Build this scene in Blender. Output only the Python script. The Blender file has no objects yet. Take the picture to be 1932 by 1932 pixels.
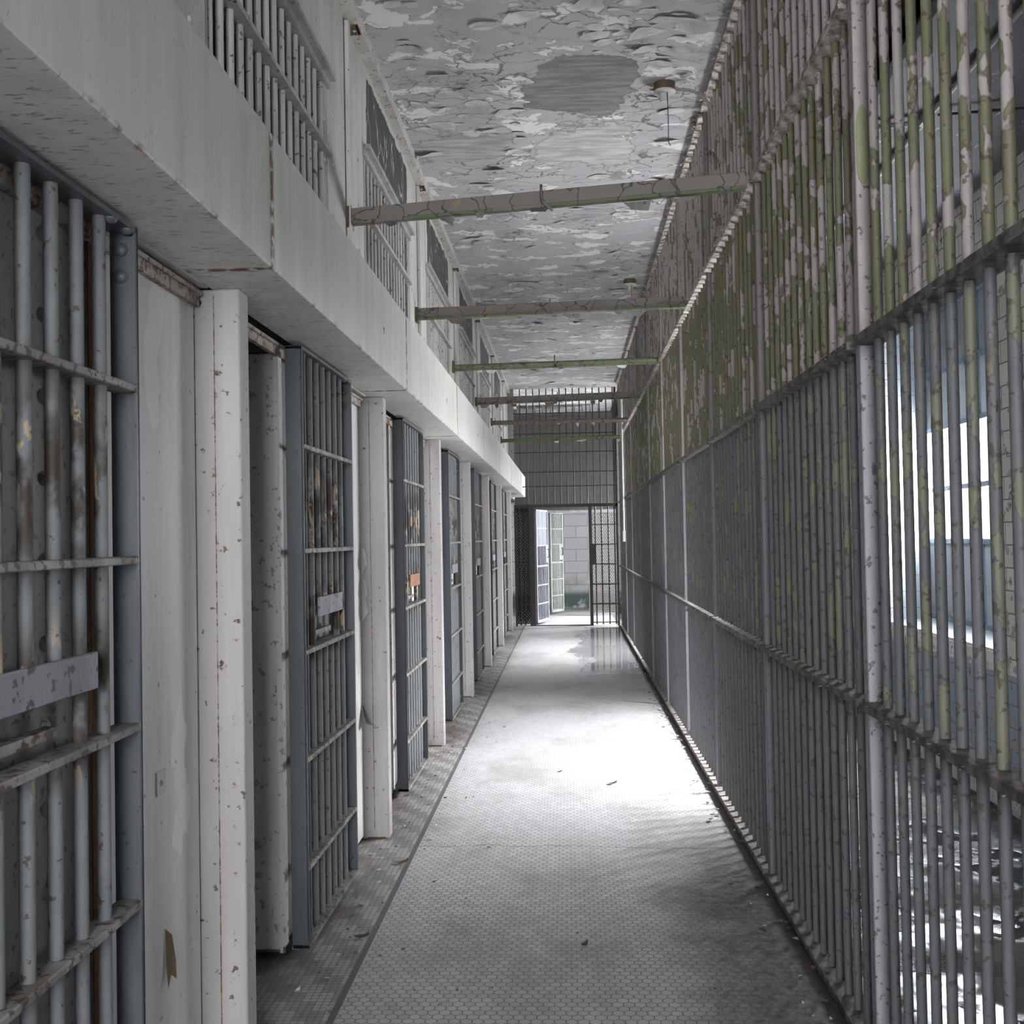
import bpy, bmesh, math, random
from mathutils import Vector, Matrix
random.seed(7)
U = 1.5                      # camera height in metres; all layout numbers below are in units of U, z measured from the eye
SC = bpy.context.scene
C = SC.collection
PI = math.pi

def W(x, d, z): return (x*U, d*U, (z+1)*U)

# ------------------------------------------------------------------ node helper
class NB:
    def __init__(s, name):
        s.m = bpy.data.materials.new(name); s.m.use_nodes = True
        s.nt = s.m.node_tree; s.nt.nodes.clear()
        s.out = s.nt.nodes.new('ShaderNodeOutputMaterial')
        s._pos = None
    def n(s, t): return s.nt.nodes.new('ShaderNode'+t)
    def l(s, a, b): s.nt.links.new(a, b)
    def setv(s, sock, v):
        if v is None: return
        if isinstance(v, bpy.types.NodeSocket): s.l(v, sock)
        elif isinstance(v, (tuple, list)) and sock.type == 'RGBA' and len(v) == 3: sock.default_value = (*v, 1)
        else: sock.default_value = v
    def pos(s):
        if s._pos is None: s._pos = s.n('NewGeometry').outputs['Position']
        return s._pos
    def obj(s): return s.n('TexCoord').outputs['Object']
    def rnd(s): return s.n('ObjectInfo').outputs['Random']
    def math(s, op, a, b=None, c=None, clamp=False):
        k = s.n('Math'); k.operation = op; k.use_clamp = clamp
        for i, v in enumerate((a, b, c)):
            if v is not None: s.setv(k.inputs[i], v)
        return k.outputs[0]
    def vm(s, op, a, b=None, out=0):
        k = s.n('VectorMath'); k.operation = op
        s.setv(k.inputs[0], a)
        if b is not None: s.setv(k.inputs[1], b)
        return k.outputs[out]
    def scl(s, v, xyz): return s.vm('MULTIPLY', v, xyz)
    def sep(s, v):
        k = s.n('SeparateXYZ'); s.setv(k.inputs[0], v); return k.outputs
    def comb(s, x, y, z):
        k = s.n('CombineXYZ'); s.setv(k.inputs[0], x); s.setv(k.inputs[1], y); s.setv(k.inputs[2], z); return k.outputs[0]
    def noise(s, v, scale=5, detail=3, rough=.55, dist=0.0, col=False):
        k = s.n('TexNoise'); s.setv(k.inputs['Vector'], v)
        k.inputs['Scale'].default_value = scale; k.inputs['Detail'].default_value = detail
        k.inputs['Roughness'].default_value = rough; k.inputs['Distortion'].default_value = dist
        return k.outputs['Color'] if col else k.outputs['Fac']
    def voro(s, v, scale, feature='DISTANCE_TO_EDGE', out='Distance'):
        k = s.n('TexVoronoi'); k.feature = feature; s.setv(k.inputs['Vector'], v)
        k.inputs['Scale'].default_value = scale
        return k.outputs[out]
    def step(s, v, a, b):
        k = s.n('MapRange'); k.interpolation_type = 'SMOOTHSTEP'; s.setv(k.inputs[0], v)
        s.setv(k.inputs[1], a); s.setv(k.inputs[2], b); return k.outputs[0]
    def mix(s, f, a, b, mode='MIX'):
        k = s.n('Mix'); k.data_type = 'RGBA'; k.blend_type = mode
        s.setv(k.inputs[0], f); s.setv(k.inputs[6], a); s.setv(k.inputs[7], b); return k.outputs[2]
    def mul(s, a, b): return s.math('MULTIPLY', a, b)
    def add(s, a, b): return s.math('ADD', a, b)
    def mx(s, a, b): return s.math('MAXIMUM', a, b)
    def inv(s, a): return s.math('SUBTRACT', 1.0, a)
    def bump(s, h, st=.3, d=.01):
        k = s.n('Bump'); k.inputs['Strength'].default_value = st; k.inputs['Distance'].default_value = d
        s.l(h, k.inputs['Height']); return k.outputs[0]
    def fin(s, col, rough=.6, normal=None, metal=0.0, spec=.4):
        b = s.n('BsdfPrincipled')
        s.setv(b.inputs['Base Color'], col); s.setv(b.inputs['Roughness'], rough)
        s.setv(b.inputs['Metallic'], metal); s.setv(b.inputs['Specular IOR Level'], spec)
        if normal is not None: s.l(normal, b.inputs['Normal'])
        s.l(b.outputs[0], s.out.inputs[0]); return s.m

def paint(name, c1, c2, speck=(.05, .04, .035), speck_amt=.6, rust=.0, rough=.55, streak=.25, chip=None, chip_amt=0.0, chip_scale=4.0):
    n = NB(name); p = n.pos()
    v = n.scl(p, (1, 1, streak))
    f = n.noise(v, 6, 4, .6)
    col = n.mix(n.step(f, .35, .65), c1, c2)
    fine = n.noise(p, 85, 2, .5)
    if chip is not None:
        g = n.noise(n.scl(p, (1, 1, .6)), chip_scale, 5, .6)
        cm = n.step(g, 1-chip_amt-.005, 1-chip_amt+.005)
        col = n.mix(cm, col, chip)
    if rust > 0:
        r = n.noise(p, 19, 5, .7)
        rm = n.mul(n.step(r, 1-rust-.06, 1-rust+.03), n.step(fine, .42, .6))
        col = n.mix(rm, col, (.12, .055, .022))
    sp = n.noise(p, 38, 2, .6)
    sm = n.step(sp, speck_amt, speck_amt+.05)
    col = n.mix(n.mul(sm, .8), col, speck)
    return n.fin(col, rough, n.bump(sp, .16, .005))

# ------------------------------------------------------------------ materials
def m_beam():
    n = NB('off_white_enamel'); p = n.pos(); o = n.sep(n.obj())
    v = n.scl(p, (1, 1, .12))
    f = n.noise(v, 9, 4, .6)
    col = n.mix(n.step(f, .3, .7), (.53, .525, .50), (.62, .615, .59))
    fine = n.noise(n.scl(p, (.4, 1.25, 1)), 70, 3, .6)
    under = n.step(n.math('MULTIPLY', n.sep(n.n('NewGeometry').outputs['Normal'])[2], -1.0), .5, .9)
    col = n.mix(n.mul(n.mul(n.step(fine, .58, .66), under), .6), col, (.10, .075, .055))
    col = n.mix(n.mul(n.step(fine, .66, .72), .5), col, (.16, .14, .12))
    endm = n.step(n.math('ABSOLUTE', o[1]), 1.627*U/2-.03, 1.627*U/2-.008)
    low = n.step(o[2], -.168, -.183)
    front = n.step(o[0], .10, .118)
    r = n.noise(p, 14, 4, .65)
    rm = n.mul(n.mx(endm, n.mul(n.mul(low, front), n.step(r, .5, .66))), n.step(n.noise(p, 30, 3, .6), .36, .55))
    col = n.mix(rm, col, (.13, .06, .025))
    blot = n.step(n.noise(n.scl(p, (.7, 1.4, 1)), 9, 4, .6), .70, .74)
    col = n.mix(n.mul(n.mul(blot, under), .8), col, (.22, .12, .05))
    return n.fin(col, .5, n.bump(fine, .08, .004))

def m_panel():
    n = NB('cell_front_white_paint'); p = n.pos()
    v = n.scl(p, (1, 1, .08))
    f = n.noise(v, 14, 4, .6)
    col = n.mix(n.step(f, .3, .7), (.60, .592, .595), (.71, .702, .705))
    g = n.noise(n.scl(p, (1, 1, .45)), 2.6, 4, .55)
    pm = n.step(g, .60, .607)
    col = n.mix(pm, col, (.78, .775, .775))
    sp = n.noise(p, 45, 3, .6)
    col = n.mix(n.mul(n.step(sp, .67, .72), .7), col, (.10, .085, .07))
    rm = n.step(n.noise(p, 9, 5, .7), .74, .76)
    col = n.mix(rm, col, (.16, .11, .06))
    return n.fin(col, .5, n.bump(f, .1, .004))

def m_fence(post=False):
    n = NB('fence_post_flaking_paint' if post else 'fence_bar_flaking_paint'); p = n.pos()
    s = n.sep(p); z = s[2]
    jit = n.noise(p, 5, 2, .5)
    up = n.step(z, 2.035, 2.045)
    top = n.step(z, 3.03, 3.05)
    white = n.mix(n.noise(p, 14, 3, .6), (.245, .222, .213), (.37, .345, .335))
    green = n.mix(n.noise(p, 9, 3, .6), (.108, .106, .064), (.172, .171, .11))
    grey = n.mix(n.noise(p, 12, 3, .6), (.095, .096, .101), (.155, .157, .165))
    gl = n.mix(n.noise(p, 9, 3, .6), (.125, .127, .092), (.20, .205, .155))
    if post:
        grey = n.mix(n.noise(p, 12, 3, .6), (.25, .25, .272), (.33, .33, .356))
        far = n.mul(n.step(s[1], 2.5*U, 2.9*U), .75)  # farther posts darkened in the colour, standing in for dimmer light
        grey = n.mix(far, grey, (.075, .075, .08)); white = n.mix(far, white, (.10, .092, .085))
        g1 = n.noise(n.scl(p, (.6, .6, .55)), 3.2, 3, .5); t1 = .62
        g2 = n.noise(n.scl(p, (1, 1, .8)), 3.2, 4, .55); t2 = .72
    else:
        g1 = n.noise(n.scl(p, (1.5, 1.5, .95)), 4.6, 4, .55)
        t1 = n.math('SUBTRACT', n.mix(top, (.49, .49, .49), (.60, .60, .60)), n.mul(n.step(s[1], 2.6*U, 3.3*U), .045))
        g2 = n.noise(n.scl(p, (1.9, 1.9, .9)), 5.0, 4, .55); t2 = .565
        lowz = n.step(z, 1.05, .95)
        t2 = n.add(t2, n.mul(lowz, .2))
    a = n.math('SUBTRACT', g1, t1); b = n.math('SUBTRACT', g2, t2)
    am = n.step(a, -.004, .004); bm = n.step(b, -.004, .004)
    cu = n.mix(am, white, green); cl = n.mix(bm, grey, gl)
    col = n.mix(up, cl, cu)
    edge = n.mx(n.mul(up, n.step(n.math('ABSOLUTE', a), .012, .004)), n.mul(n.inv(up), n.step(n.math('ABSOLUTE', b), .012, .004)))
    col = n.mix(n.mul(edge, .45), col, (.05, .04, .03))
    sp = n.noise(p, 42, 2, .65)
    col = n.mix(n.mul(n.step(sp, .60, .66), .75), col, (.055, .045, .04))
    cr = n.noise(n.scl(p, (1, 1, .3)), 16, 4, .7)
    col = n.mix(n.mul(n.step(cr, .69, .71), .9), col, (.05, .045, .03))
    return n.fin(col, .55, n.bump(sp, .25, .004))

def m_rail():
    n = NB('fence_rail_dirty_paint'); p = n.pos(); z = n.sep(p)[2]
    f = n.noise(p, 20, 4, .65)
    up = n.step(z, 2.2, 2.4)
    c1 = n.mix(n.step(f, .4, .6), (.055, .047, .042), (.15, .14, .13))
    c2 = n.mix(n.step(f, .35, .6), (.15, .13, .11), (.42, .39, .36))
    col = n.mix(up, c1, c2)
    return n.fin(col, .7, n.bump(f, .6, .01))

def m_door_bar():
    n = NB('door_bar_worn_paint'); p = n.pos(); s = n.sep(p); z = s[2]
    f = n.noise(p, 13, 4, .6)
    col = n.mix(f, (.115, .122, .126), (.205, .215, .221))
    zone = n.mx(n.mul(n.step(z, 1.38, 1.55), n.step(z, 1.95, 1.65)), n.mul(n.step(z, 1.0, 1.1), n.step(z, 1.4, 1.25)))
    g = n.noise(n.scl(p, (1.6, 1.6, 1)), 6, 4, .6)
    wear = n.mul(zone, n.step(g, .42, .56))
    col = n.mix(wear, col, (.045, .036, .03))
    cr = n.mul(zone, n.step(n.noise(n.scl(p, (1.5, 1.5, .8)), 9, 4, .6), .58, .61))
    col = n.mix(cr, col, (.38, .30, .22))
    sp = n.noise(p, 40, 3, .6)
    col = n.mix(n.mul(n.step(sp, .62, .68), .8), col, (.05, .035, .025))
    return n.fin(col, .62, n.bump(sp, .2, .004), spec=.3)

def m_ceiling():
    n = NB('ceiling_peeling_paint'); p = n.pos(); s = n.sep(p)
    wob = n.noise(p, 3.5, 4, .6, col=True)
    pv = n.vm('ADD', n.scl(p, (1, 1, 0)), n.vm('MULTIPLY', n.vm('SUBTRACT', wob, (.5, .5, .5)), (.35, .35, 0)))
    base = n.mix(n.noise(n.scl(p, (.5, 2.5, 1)), 3, 4, .6), (.36, .355, .365), (.46, .455, .465))
    # flaked-off lighter undercoat, longer across the corridor
    w = n.noise(n.scl(pv, (1.0, 1.75, 1)), 2.7, 4, .62)
    wm = n.step(w, .565, .571)
    col = n.mix(wm, base, (.70, .695, .69))
    # hairline crackle
    e = n.voro(n.scl(pv, (1.0, 1.9, 1)), 4.2)
    region = n.step(n.noise(p, 1.6, 2, .5), .42, .60)
    cm = n.mul(n.step(e, .035, .008), region)
    e2 = n.voro(n.scl(pv, (1.0, 2.6, 1)), 10.0)
    region2 = n.step(n.noise(n.scl(p, (1.3, 1, 1)), 2.3, 3, .5), .50, .64)
    cm2 = n.mul(n.step(e2, .04, .01), region2)
    edge = n.mul(n.step(n.math('ABSOLUTE', n.math('SUBTRACT', w, .568)), .010, .002), n.step(n.noise(p, 6, 2, .5), .44, .56))
    dark = n.mx(n.mx(n.mul(cm, .85), n.mul(cm2, .7)), n.mul(edge, .8))
    col = n.mix(dark, col, (.10, .085, .07))
    pw = n.vm('ADD', pv, n.scl(n.vm('SUBTRACT', n.noise(p, 2.2, 5, .65, col=True), (.5, .5, .5)), (.75, .75, 0)))
    # bare plaster patches where whole sheets fell
    def patch(cx, cd, rx, rd, colr, c0):
        dx = n.math('DIVIDE', n.math('SUBTRACT', n.sep(pw)[0], cx*U), rx*U)
        dy = n.math('DIVIDE', n.math('SUBTRACT', n.sep(pw)[1], cd*U), rd*U)
        d = n.add(n.math('POWER', n.math('ABSOLUTE', dx), 3.0), n.math('POWER', n.math('ABSOLUTE', dy), 3.0))
        m = n.step(d, 1.03, .97); e = n.mul(n.step(d, .85, 1.0), n.step(d, 1.14, 1.02))
        st = n.noise(n.scl(p, (.8, 4, 1)), 5, 4, .65)
        pc = n.mix(n.step(st, .35, .68), colr, tuple(min(1, a*1.75) for a in colr))
        r = n.mix(m, c0, pc)
        return n.mix(n.mul(e, .55), r, (.09, .08, .07))
    col = patch(.065, 4.12, .185, .31, (.15, .15, .15), col)
    col = patch(.11, 4.70, .19, .24, (.32, .32, .32), col)
    col = patch(-.40, 4.66, .22, .16, (.27, .27, .275), col)
    col = patch(.14, 5.66, .13, .14, (.25, .25, .255), col)
    dirt = n.mul(n.step(s[0], .42*U, .56*U), n.step(n.noise(p, 5, 3, .6), .35, .65))
    col = n.mix(n.mul(dirt, .5), col, (.16, .14, .12))
    h = n.noise(n.scl(p, (1, 1.8, 1)), 8, 3, .6)
    return n.fin(col, .75, n.bump(h, .55, .012))

def m_floor():
    n = NB('hex_mosaic_floor'); p = n.pos(); s = n.sep(p)
    a = .0365
    q = n.vm('ADD', n.scl(p, (1/a, 1/a, 0)), (200.0, 346.41, 0))
    S3 = 1.7320508
    A = n.vm('SUBTRACT', n.vm('MODULO', q, (1, S3, 1)), (.5, S3/2, 0))
    B = n.vm('SUBTRACT', n.vm('MODULO', n.vm('ADD', q, (.5, S3/2, 0)), (1, S3, 1)), (.5, S3/2, 0))
    la = n.vm('DOT_PRODUCT', A, A, 1); lb = n.vm('DOT_PRODUCT', B, B, 1)
    sel = n.math('LESS_THAN', lb, la)
    gv = n.vm('ADD', A, n.vm('MULTIPLY', n.vm('SUBTRACT', B, A), n.comb(sel, sel, sel)))
    ab = n.sep(n.vm('ABSOLUTE', gv))
    hd = n.mx(n.add(n.mul(ab[0], .5), n.mul(ab[1], S3/2)), ab[0])
    grout = n.step(hd, .445, .475)
    idv = n.vm('SUBTRACT', q, gv)
    wn = n.n('TexWhiteNoise'); wn.noise_dimensions = '2D'; n.l(n.vm('SNAP', n.vm('ADD', idv, (.05, .05, 0)), (.25, .433, 1)), wn.inputs[0])
    rv = wn.outputs[0]
    tile = n.mix(rv, (.415, .41, .42), (.505, .498, .51))
    tile = n.mix(n.mul(n.step(n.noise(p, 60, 3, .6), .62, .72), .5), tile, (.2, .19, .17))
    hexc = n.mix(n.mul(grout, .92), tile, (.075, .07, .066))
    ck = n.math('ABSOLUTE', n.add(n.math('SUBTRACT', s[1], 3.58*U), n.add(n.mul(n.math('SUBTRACT', n.noise(p, 2.2, 5, .7), .5), .22), n.mul(s[0], .035))))
    hexc = n.mix(n.mul(n.step(ck, .006, .002), .85), hexc, (.05, .045, .04))
    # border of small square mosaic along the cells
    cw, cl = .0236, .0236
    qx = n.math('DIVIDE', n.add(s[0], 30*cw), cw); qy = n.math('DIVIDE', n.add(s[1], 400*cl), cl)
    fx = n.math('FRACT', qx); fy = n.math('FRACT', qy); ix = n.math('FLOOR', qx); iy = n.math('FLOOR', qy)
    ex = n.mx(n.math('ABSOLUTE', n.math('SUBTRACT', fx, .5)), n.math('ABSOLUTE', n.math('SUBTRACT', fy, .5)))
    g2 = n.step(ex, .42, .47)
    par = n.math('MODULO', ix, 2.0)
    blk = n.math('MODULO', n.math('FLOOR', n.math('DIVIDE', n.add(iy, n.mul(n.math('FLOOR', n.math('DIVIDE', ix, 2.0)), 3.0)), 6.0)), 2.0)
    dk = n.mx(par, n.mul(blk, .45))
    sq = n.mix(dk, (.43, .42, .41), (.12, .12, .128))
    sq = n.mix(n.mul(g2, .8), sq, (.07, .065, .06))
    line = n.math('MULTIPLY', n.math('GREATER_THAN', s[0], -.523*U), n.math('LESS_THAN', s[0], -.507*U))
    bord = n.math('LESS_THAN', s[0], -.515*U)
    col = n.mix(bord, hexc, sq)
    col = n.mix(line, col, (.115, .115, .13))
    # dirt
    d1 = n.noise(n.scl(p, (1, .6, 1)), 1.6, 4, .62)
    col = n.mix(n.mul(n.step(d1, .42, .72), .45), col, (.14, .125, .11))
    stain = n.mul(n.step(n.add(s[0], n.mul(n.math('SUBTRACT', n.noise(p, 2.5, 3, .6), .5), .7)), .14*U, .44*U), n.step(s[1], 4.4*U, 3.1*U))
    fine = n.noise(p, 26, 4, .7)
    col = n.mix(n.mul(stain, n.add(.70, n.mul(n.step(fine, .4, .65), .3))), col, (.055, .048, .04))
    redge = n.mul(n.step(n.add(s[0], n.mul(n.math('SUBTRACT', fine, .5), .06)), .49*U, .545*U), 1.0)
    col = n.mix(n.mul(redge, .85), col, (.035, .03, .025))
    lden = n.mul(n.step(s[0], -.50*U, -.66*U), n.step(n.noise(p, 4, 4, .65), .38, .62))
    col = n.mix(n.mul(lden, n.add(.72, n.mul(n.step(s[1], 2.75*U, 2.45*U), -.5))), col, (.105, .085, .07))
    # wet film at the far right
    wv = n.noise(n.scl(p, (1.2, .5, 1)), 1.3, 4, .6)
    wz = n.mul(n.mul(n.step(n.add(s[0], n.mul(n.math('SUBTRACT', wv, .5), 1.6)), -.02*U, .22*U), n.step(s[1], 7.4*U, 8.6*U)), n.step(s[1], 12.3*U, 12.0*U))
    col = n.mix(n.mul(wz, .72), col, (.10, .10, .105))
    rough = n.math('SUBTRACT', n.add(.34, n.mul(d1, .25)), n.mul(wz, .42), clamp=True)
    return n.fin(col, n.mx(rough, .04), spec=.5)

def m_dark_transom():
    n = NB('charcoal_transom_steel'); p = n.pos(); o = n.sep(n.obj())
    f = n.noise(n.scl(p, (1, 1, .25)), 6, 4, .6)
    col = n.mix(f, (.030, .030, .032), (.060, .060, .062))
    e = n.voro(n.vm('ADD', n.scl(p, (1, 3.2, 1.1)), n.scl(n.noise(p, 3, 3, .6, col=True), (.5, .5, .5))), 2.4)
    col = n.mix(n.mul(n.mul(n.step(e, .03, .01), n.step(n.noise(p, 4, 2, .5), .42, .55)), .8), col, (.5, .49, .46))
    # remaining white paint round the rim
    dz = n.math('ABSOLUTE', o[2]); dy = n.math('ABSOLUTE', o[1])
    ed = n.mx(n.math('SUBTRACT', dz, .125*U), n.math('SUBTRACT', dy, .475*U))
    ed = n.add(ed, n.mul(n.math('SUBTRACT', n.noise(p, 6, 5, .7), .5), .16))
    col = n.mix(n.step(ed, .0, .004), col, (.46, .45, .43))
    return n.fin(col, .6, n.bump(n.step(ed, 0, .004), .6, .006))

def m_tie(mode):
    n = NB('tie_rod_flaking_paint_%d' % mode); p = n.pos()
    f = n.noise(p, 9, 4, .6)
    brown = n.mix(f, (.13, .115, .105), (.21, .19, .175))
    green = n.mix(f, (.085, .105, .06), (.13, .155, .09))
    t = (.60, .40, .66, .70)[mode]
    g = n.noise(n.scl(p, (.45, 1, 1)), 4, 3, .5)
    m = n.step(g, t-.004, t+.004)
    col = n.mix(m, brown, green)
    e = n.voro(n.vm('ADD', p, n.scl(n.noise(p, 5, 3, .6, col=True), (.2, .2, .2))), 7)
    col = n.mix(n.mul(n.step(e, .03, .012), .8), col, (.03, .025, .02))
    y = n.step(n.noise(p, 7, 4, .6), .66, .68)
    col = n.mix(n.mul(y, .7), col, (.26, .19, .09))
    return n.fin(col, .6, n.bump(n.add(m, f), .4, .005))

def m_tiles():
    n = NB('glazed_wall_tile'); p = n.pos(); s = n.sep(p)
    bt = n.n('TexBrick'); n.l(n.comb(n.add(s[1], s[0]), s[2], 0.0), bt.inputs['Vector'])
    bt.inputs['Scale'].default_value = 1; bt.inputs['Brick Width'].default_value = .205; bt.inputs['Row Height'].default_value = .128
    bt.inputs['Mortar Size'].default_value = .004; bt.inputs['Mortar Smooth'].default_value = .1; bt.inputs['Bias'].default_value = 0
    bt.inputs['Color1'].default_value = (.56, .55, .54, 1); bt.inputs['Color2'].default_value = (.66, .65, .63, 1); bt.inputs['Mortar'].default_value = (.15, .13, .11, 1)
    col = bt.outputs[0]
    dado = n.step(s[2], .68, .67)
    blue = n.mix(n.noise(p, 6, 2, .5), (.20, .25, .33), (.28, .34, .43))
    col = n.mix(n.mul(dado, n.inv(bt.outputs[1])), col, blue)
    inr = n.step(s[0], 1.66*U, 1.70*U)
    col = n.mix(n.mul(inr, .6), col, (.45, .58, .68))
    g = n.noise(p, 9, 4, .6)
    cm = n.mul(n.step(g, .59, .60), n.inv(inr))
    col = n.mix(cm, col, (.30, .285, .27))
    c2 = n.step(n.noise(n.scl(p, (1, 1, 1)), 17, 4, .65), .64, .65)
    col = n.mix(n.mul(c2, n.inv(inr)), col, (.07, .06, .055))
    return n.fin(col, .45, n.bump(n.add(bt.outputs[1], n.mul(g, .3)), .4, -.006))

def m_blocks():
    n = NB('painted_block_wall'); p = n.pos(); s = n.sep(p)
    bt = n.n('TexBrick'); n.l(n.comb(n.add(s[1], s[0]), s[2], 0.0), bt.inputs['Vector'])
    bt.inputs['Scale'].default_value = 1; bt.inputs['Brick Width'].default_value = .5; bt.inputs['Row Height'].default_value = .245
    bt.inputs['Mortar Size'].default_value = .008
    bt.inputs['Color1'].default_value = (.46, .46, .47, 1); bt.inputs['Color2'].default_value = (.52, .52, .53, 1); bt.inputs['Mortar'].default_value = (.28, .28, .28, 1)
    col = bt.outputs[0]
    st = n.mul(n.step(n.noise(p, 2.2, 4, .6), .45, .7), n.step(s[2], 1.2, .3))
    col = n.mix(n.mul(st, .6), col, (.16, .14, .12))
    gr = n.mul(n.step(n.noise(p, 2.6, 3, .6), .38, .5), n.step(s[2], .42, .26))
    col = n.mix(gr, col, (.09, .12, .11))
    return n.fin(col, .7, n.bump(bt.outputs[1], .4, -.006))

def m_outer_floor():
    n = NB('wet_dark_concrete'); p = n.pos()
    w = n.noise(n.scl(p, (1, .7, 1)), 2.0, 4, .65)
    wet = n.step(w, .46, .56)
    col = n.mix(wet, (.065, .06, .056), (.035, .033, .032))
    rough = n.math('SUBTRACT', .62, n.mul(wet, .56))
    f = n.noise(p, 34, 4, .7)
    h = n.mul(f, n.add(.04, n.mul(n.step(n.noise(p, 2.3, 3, .6), .46, .56), 1.0)))
    return n.fin(col, rough, n.bump(h, .6, .02), spec=n.add(.15, n.mul(wet, .5)))

def m_slate():
    n = NB('outer_ceiling_slate_paint'); p = n.pos()
    f = n.noise(n.scl(p, (1, .3, 1)), 10, 5, .65)
    col = n.mix(f, (.055, .057, .068), (.12, .123, .14))
    col = n.mix(n.mul(n.step(n.noise(n.scl(p, (1, .4, 1)), 22, 3, .6), .66, .7), .6), col, (.5, .5, .5))
    return n.fin(col, .6, n.bump(f, .5, .01))

def m_dirty_glass():
    n = NB('grimy_window_glass'); p = n.pos()
    f = n.noise(p, 5, 4, .6)
    d = n.n('BsdfDiffuse'); n.setv(d.inputs[0], n.mix(f, (.22, .235, .26), (.32, .335, .36)))
    t = n.n('BsdfTranslucent'); n.setv(t.inputs[0], (.40, .42, .46))
    m = n.n('MixShader'); m.inputs[0].default_value = .16
    n.l(d.outputs[0], m.inputs[1]); n.l(t.outputs[0], m.inputs[2]); n.l(m.outputs[0], n.out.inputs[0])
    return n.m

def m_clear_glass():
    n = NB('broken_clear_glass')
    t = n.n('BsdfTransparent'); g = n.n('BsdfGlossy'); g.inputs['Roughness'].default_value = .05
    n.setv(t.inputs[0], (.9, .93, .95))
    m = n.n('MixShader'); m.inputs[0].default_value = .08
    n.l(t.outputs[0], m.inputs[1]); n.l(g.outputs[0], m.inputs[2]); n.l(m.outputs[0], n.out.inputs[0])
    return n.m

def flat(name, c, rough=.6, metal=0.0, var=.25, scale=18):
    n = NB(name); p = n.pos(); f = n.noise(p, scale, 4, .65)
    lo = tuple(a*(1-var) for a in c); hi = tuple(min(1, a*(1+var)) for a in c)
    return n.fin(n.mix(f, lo, hi), rough, n.bump(f, .25, .005), metal)

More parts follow.
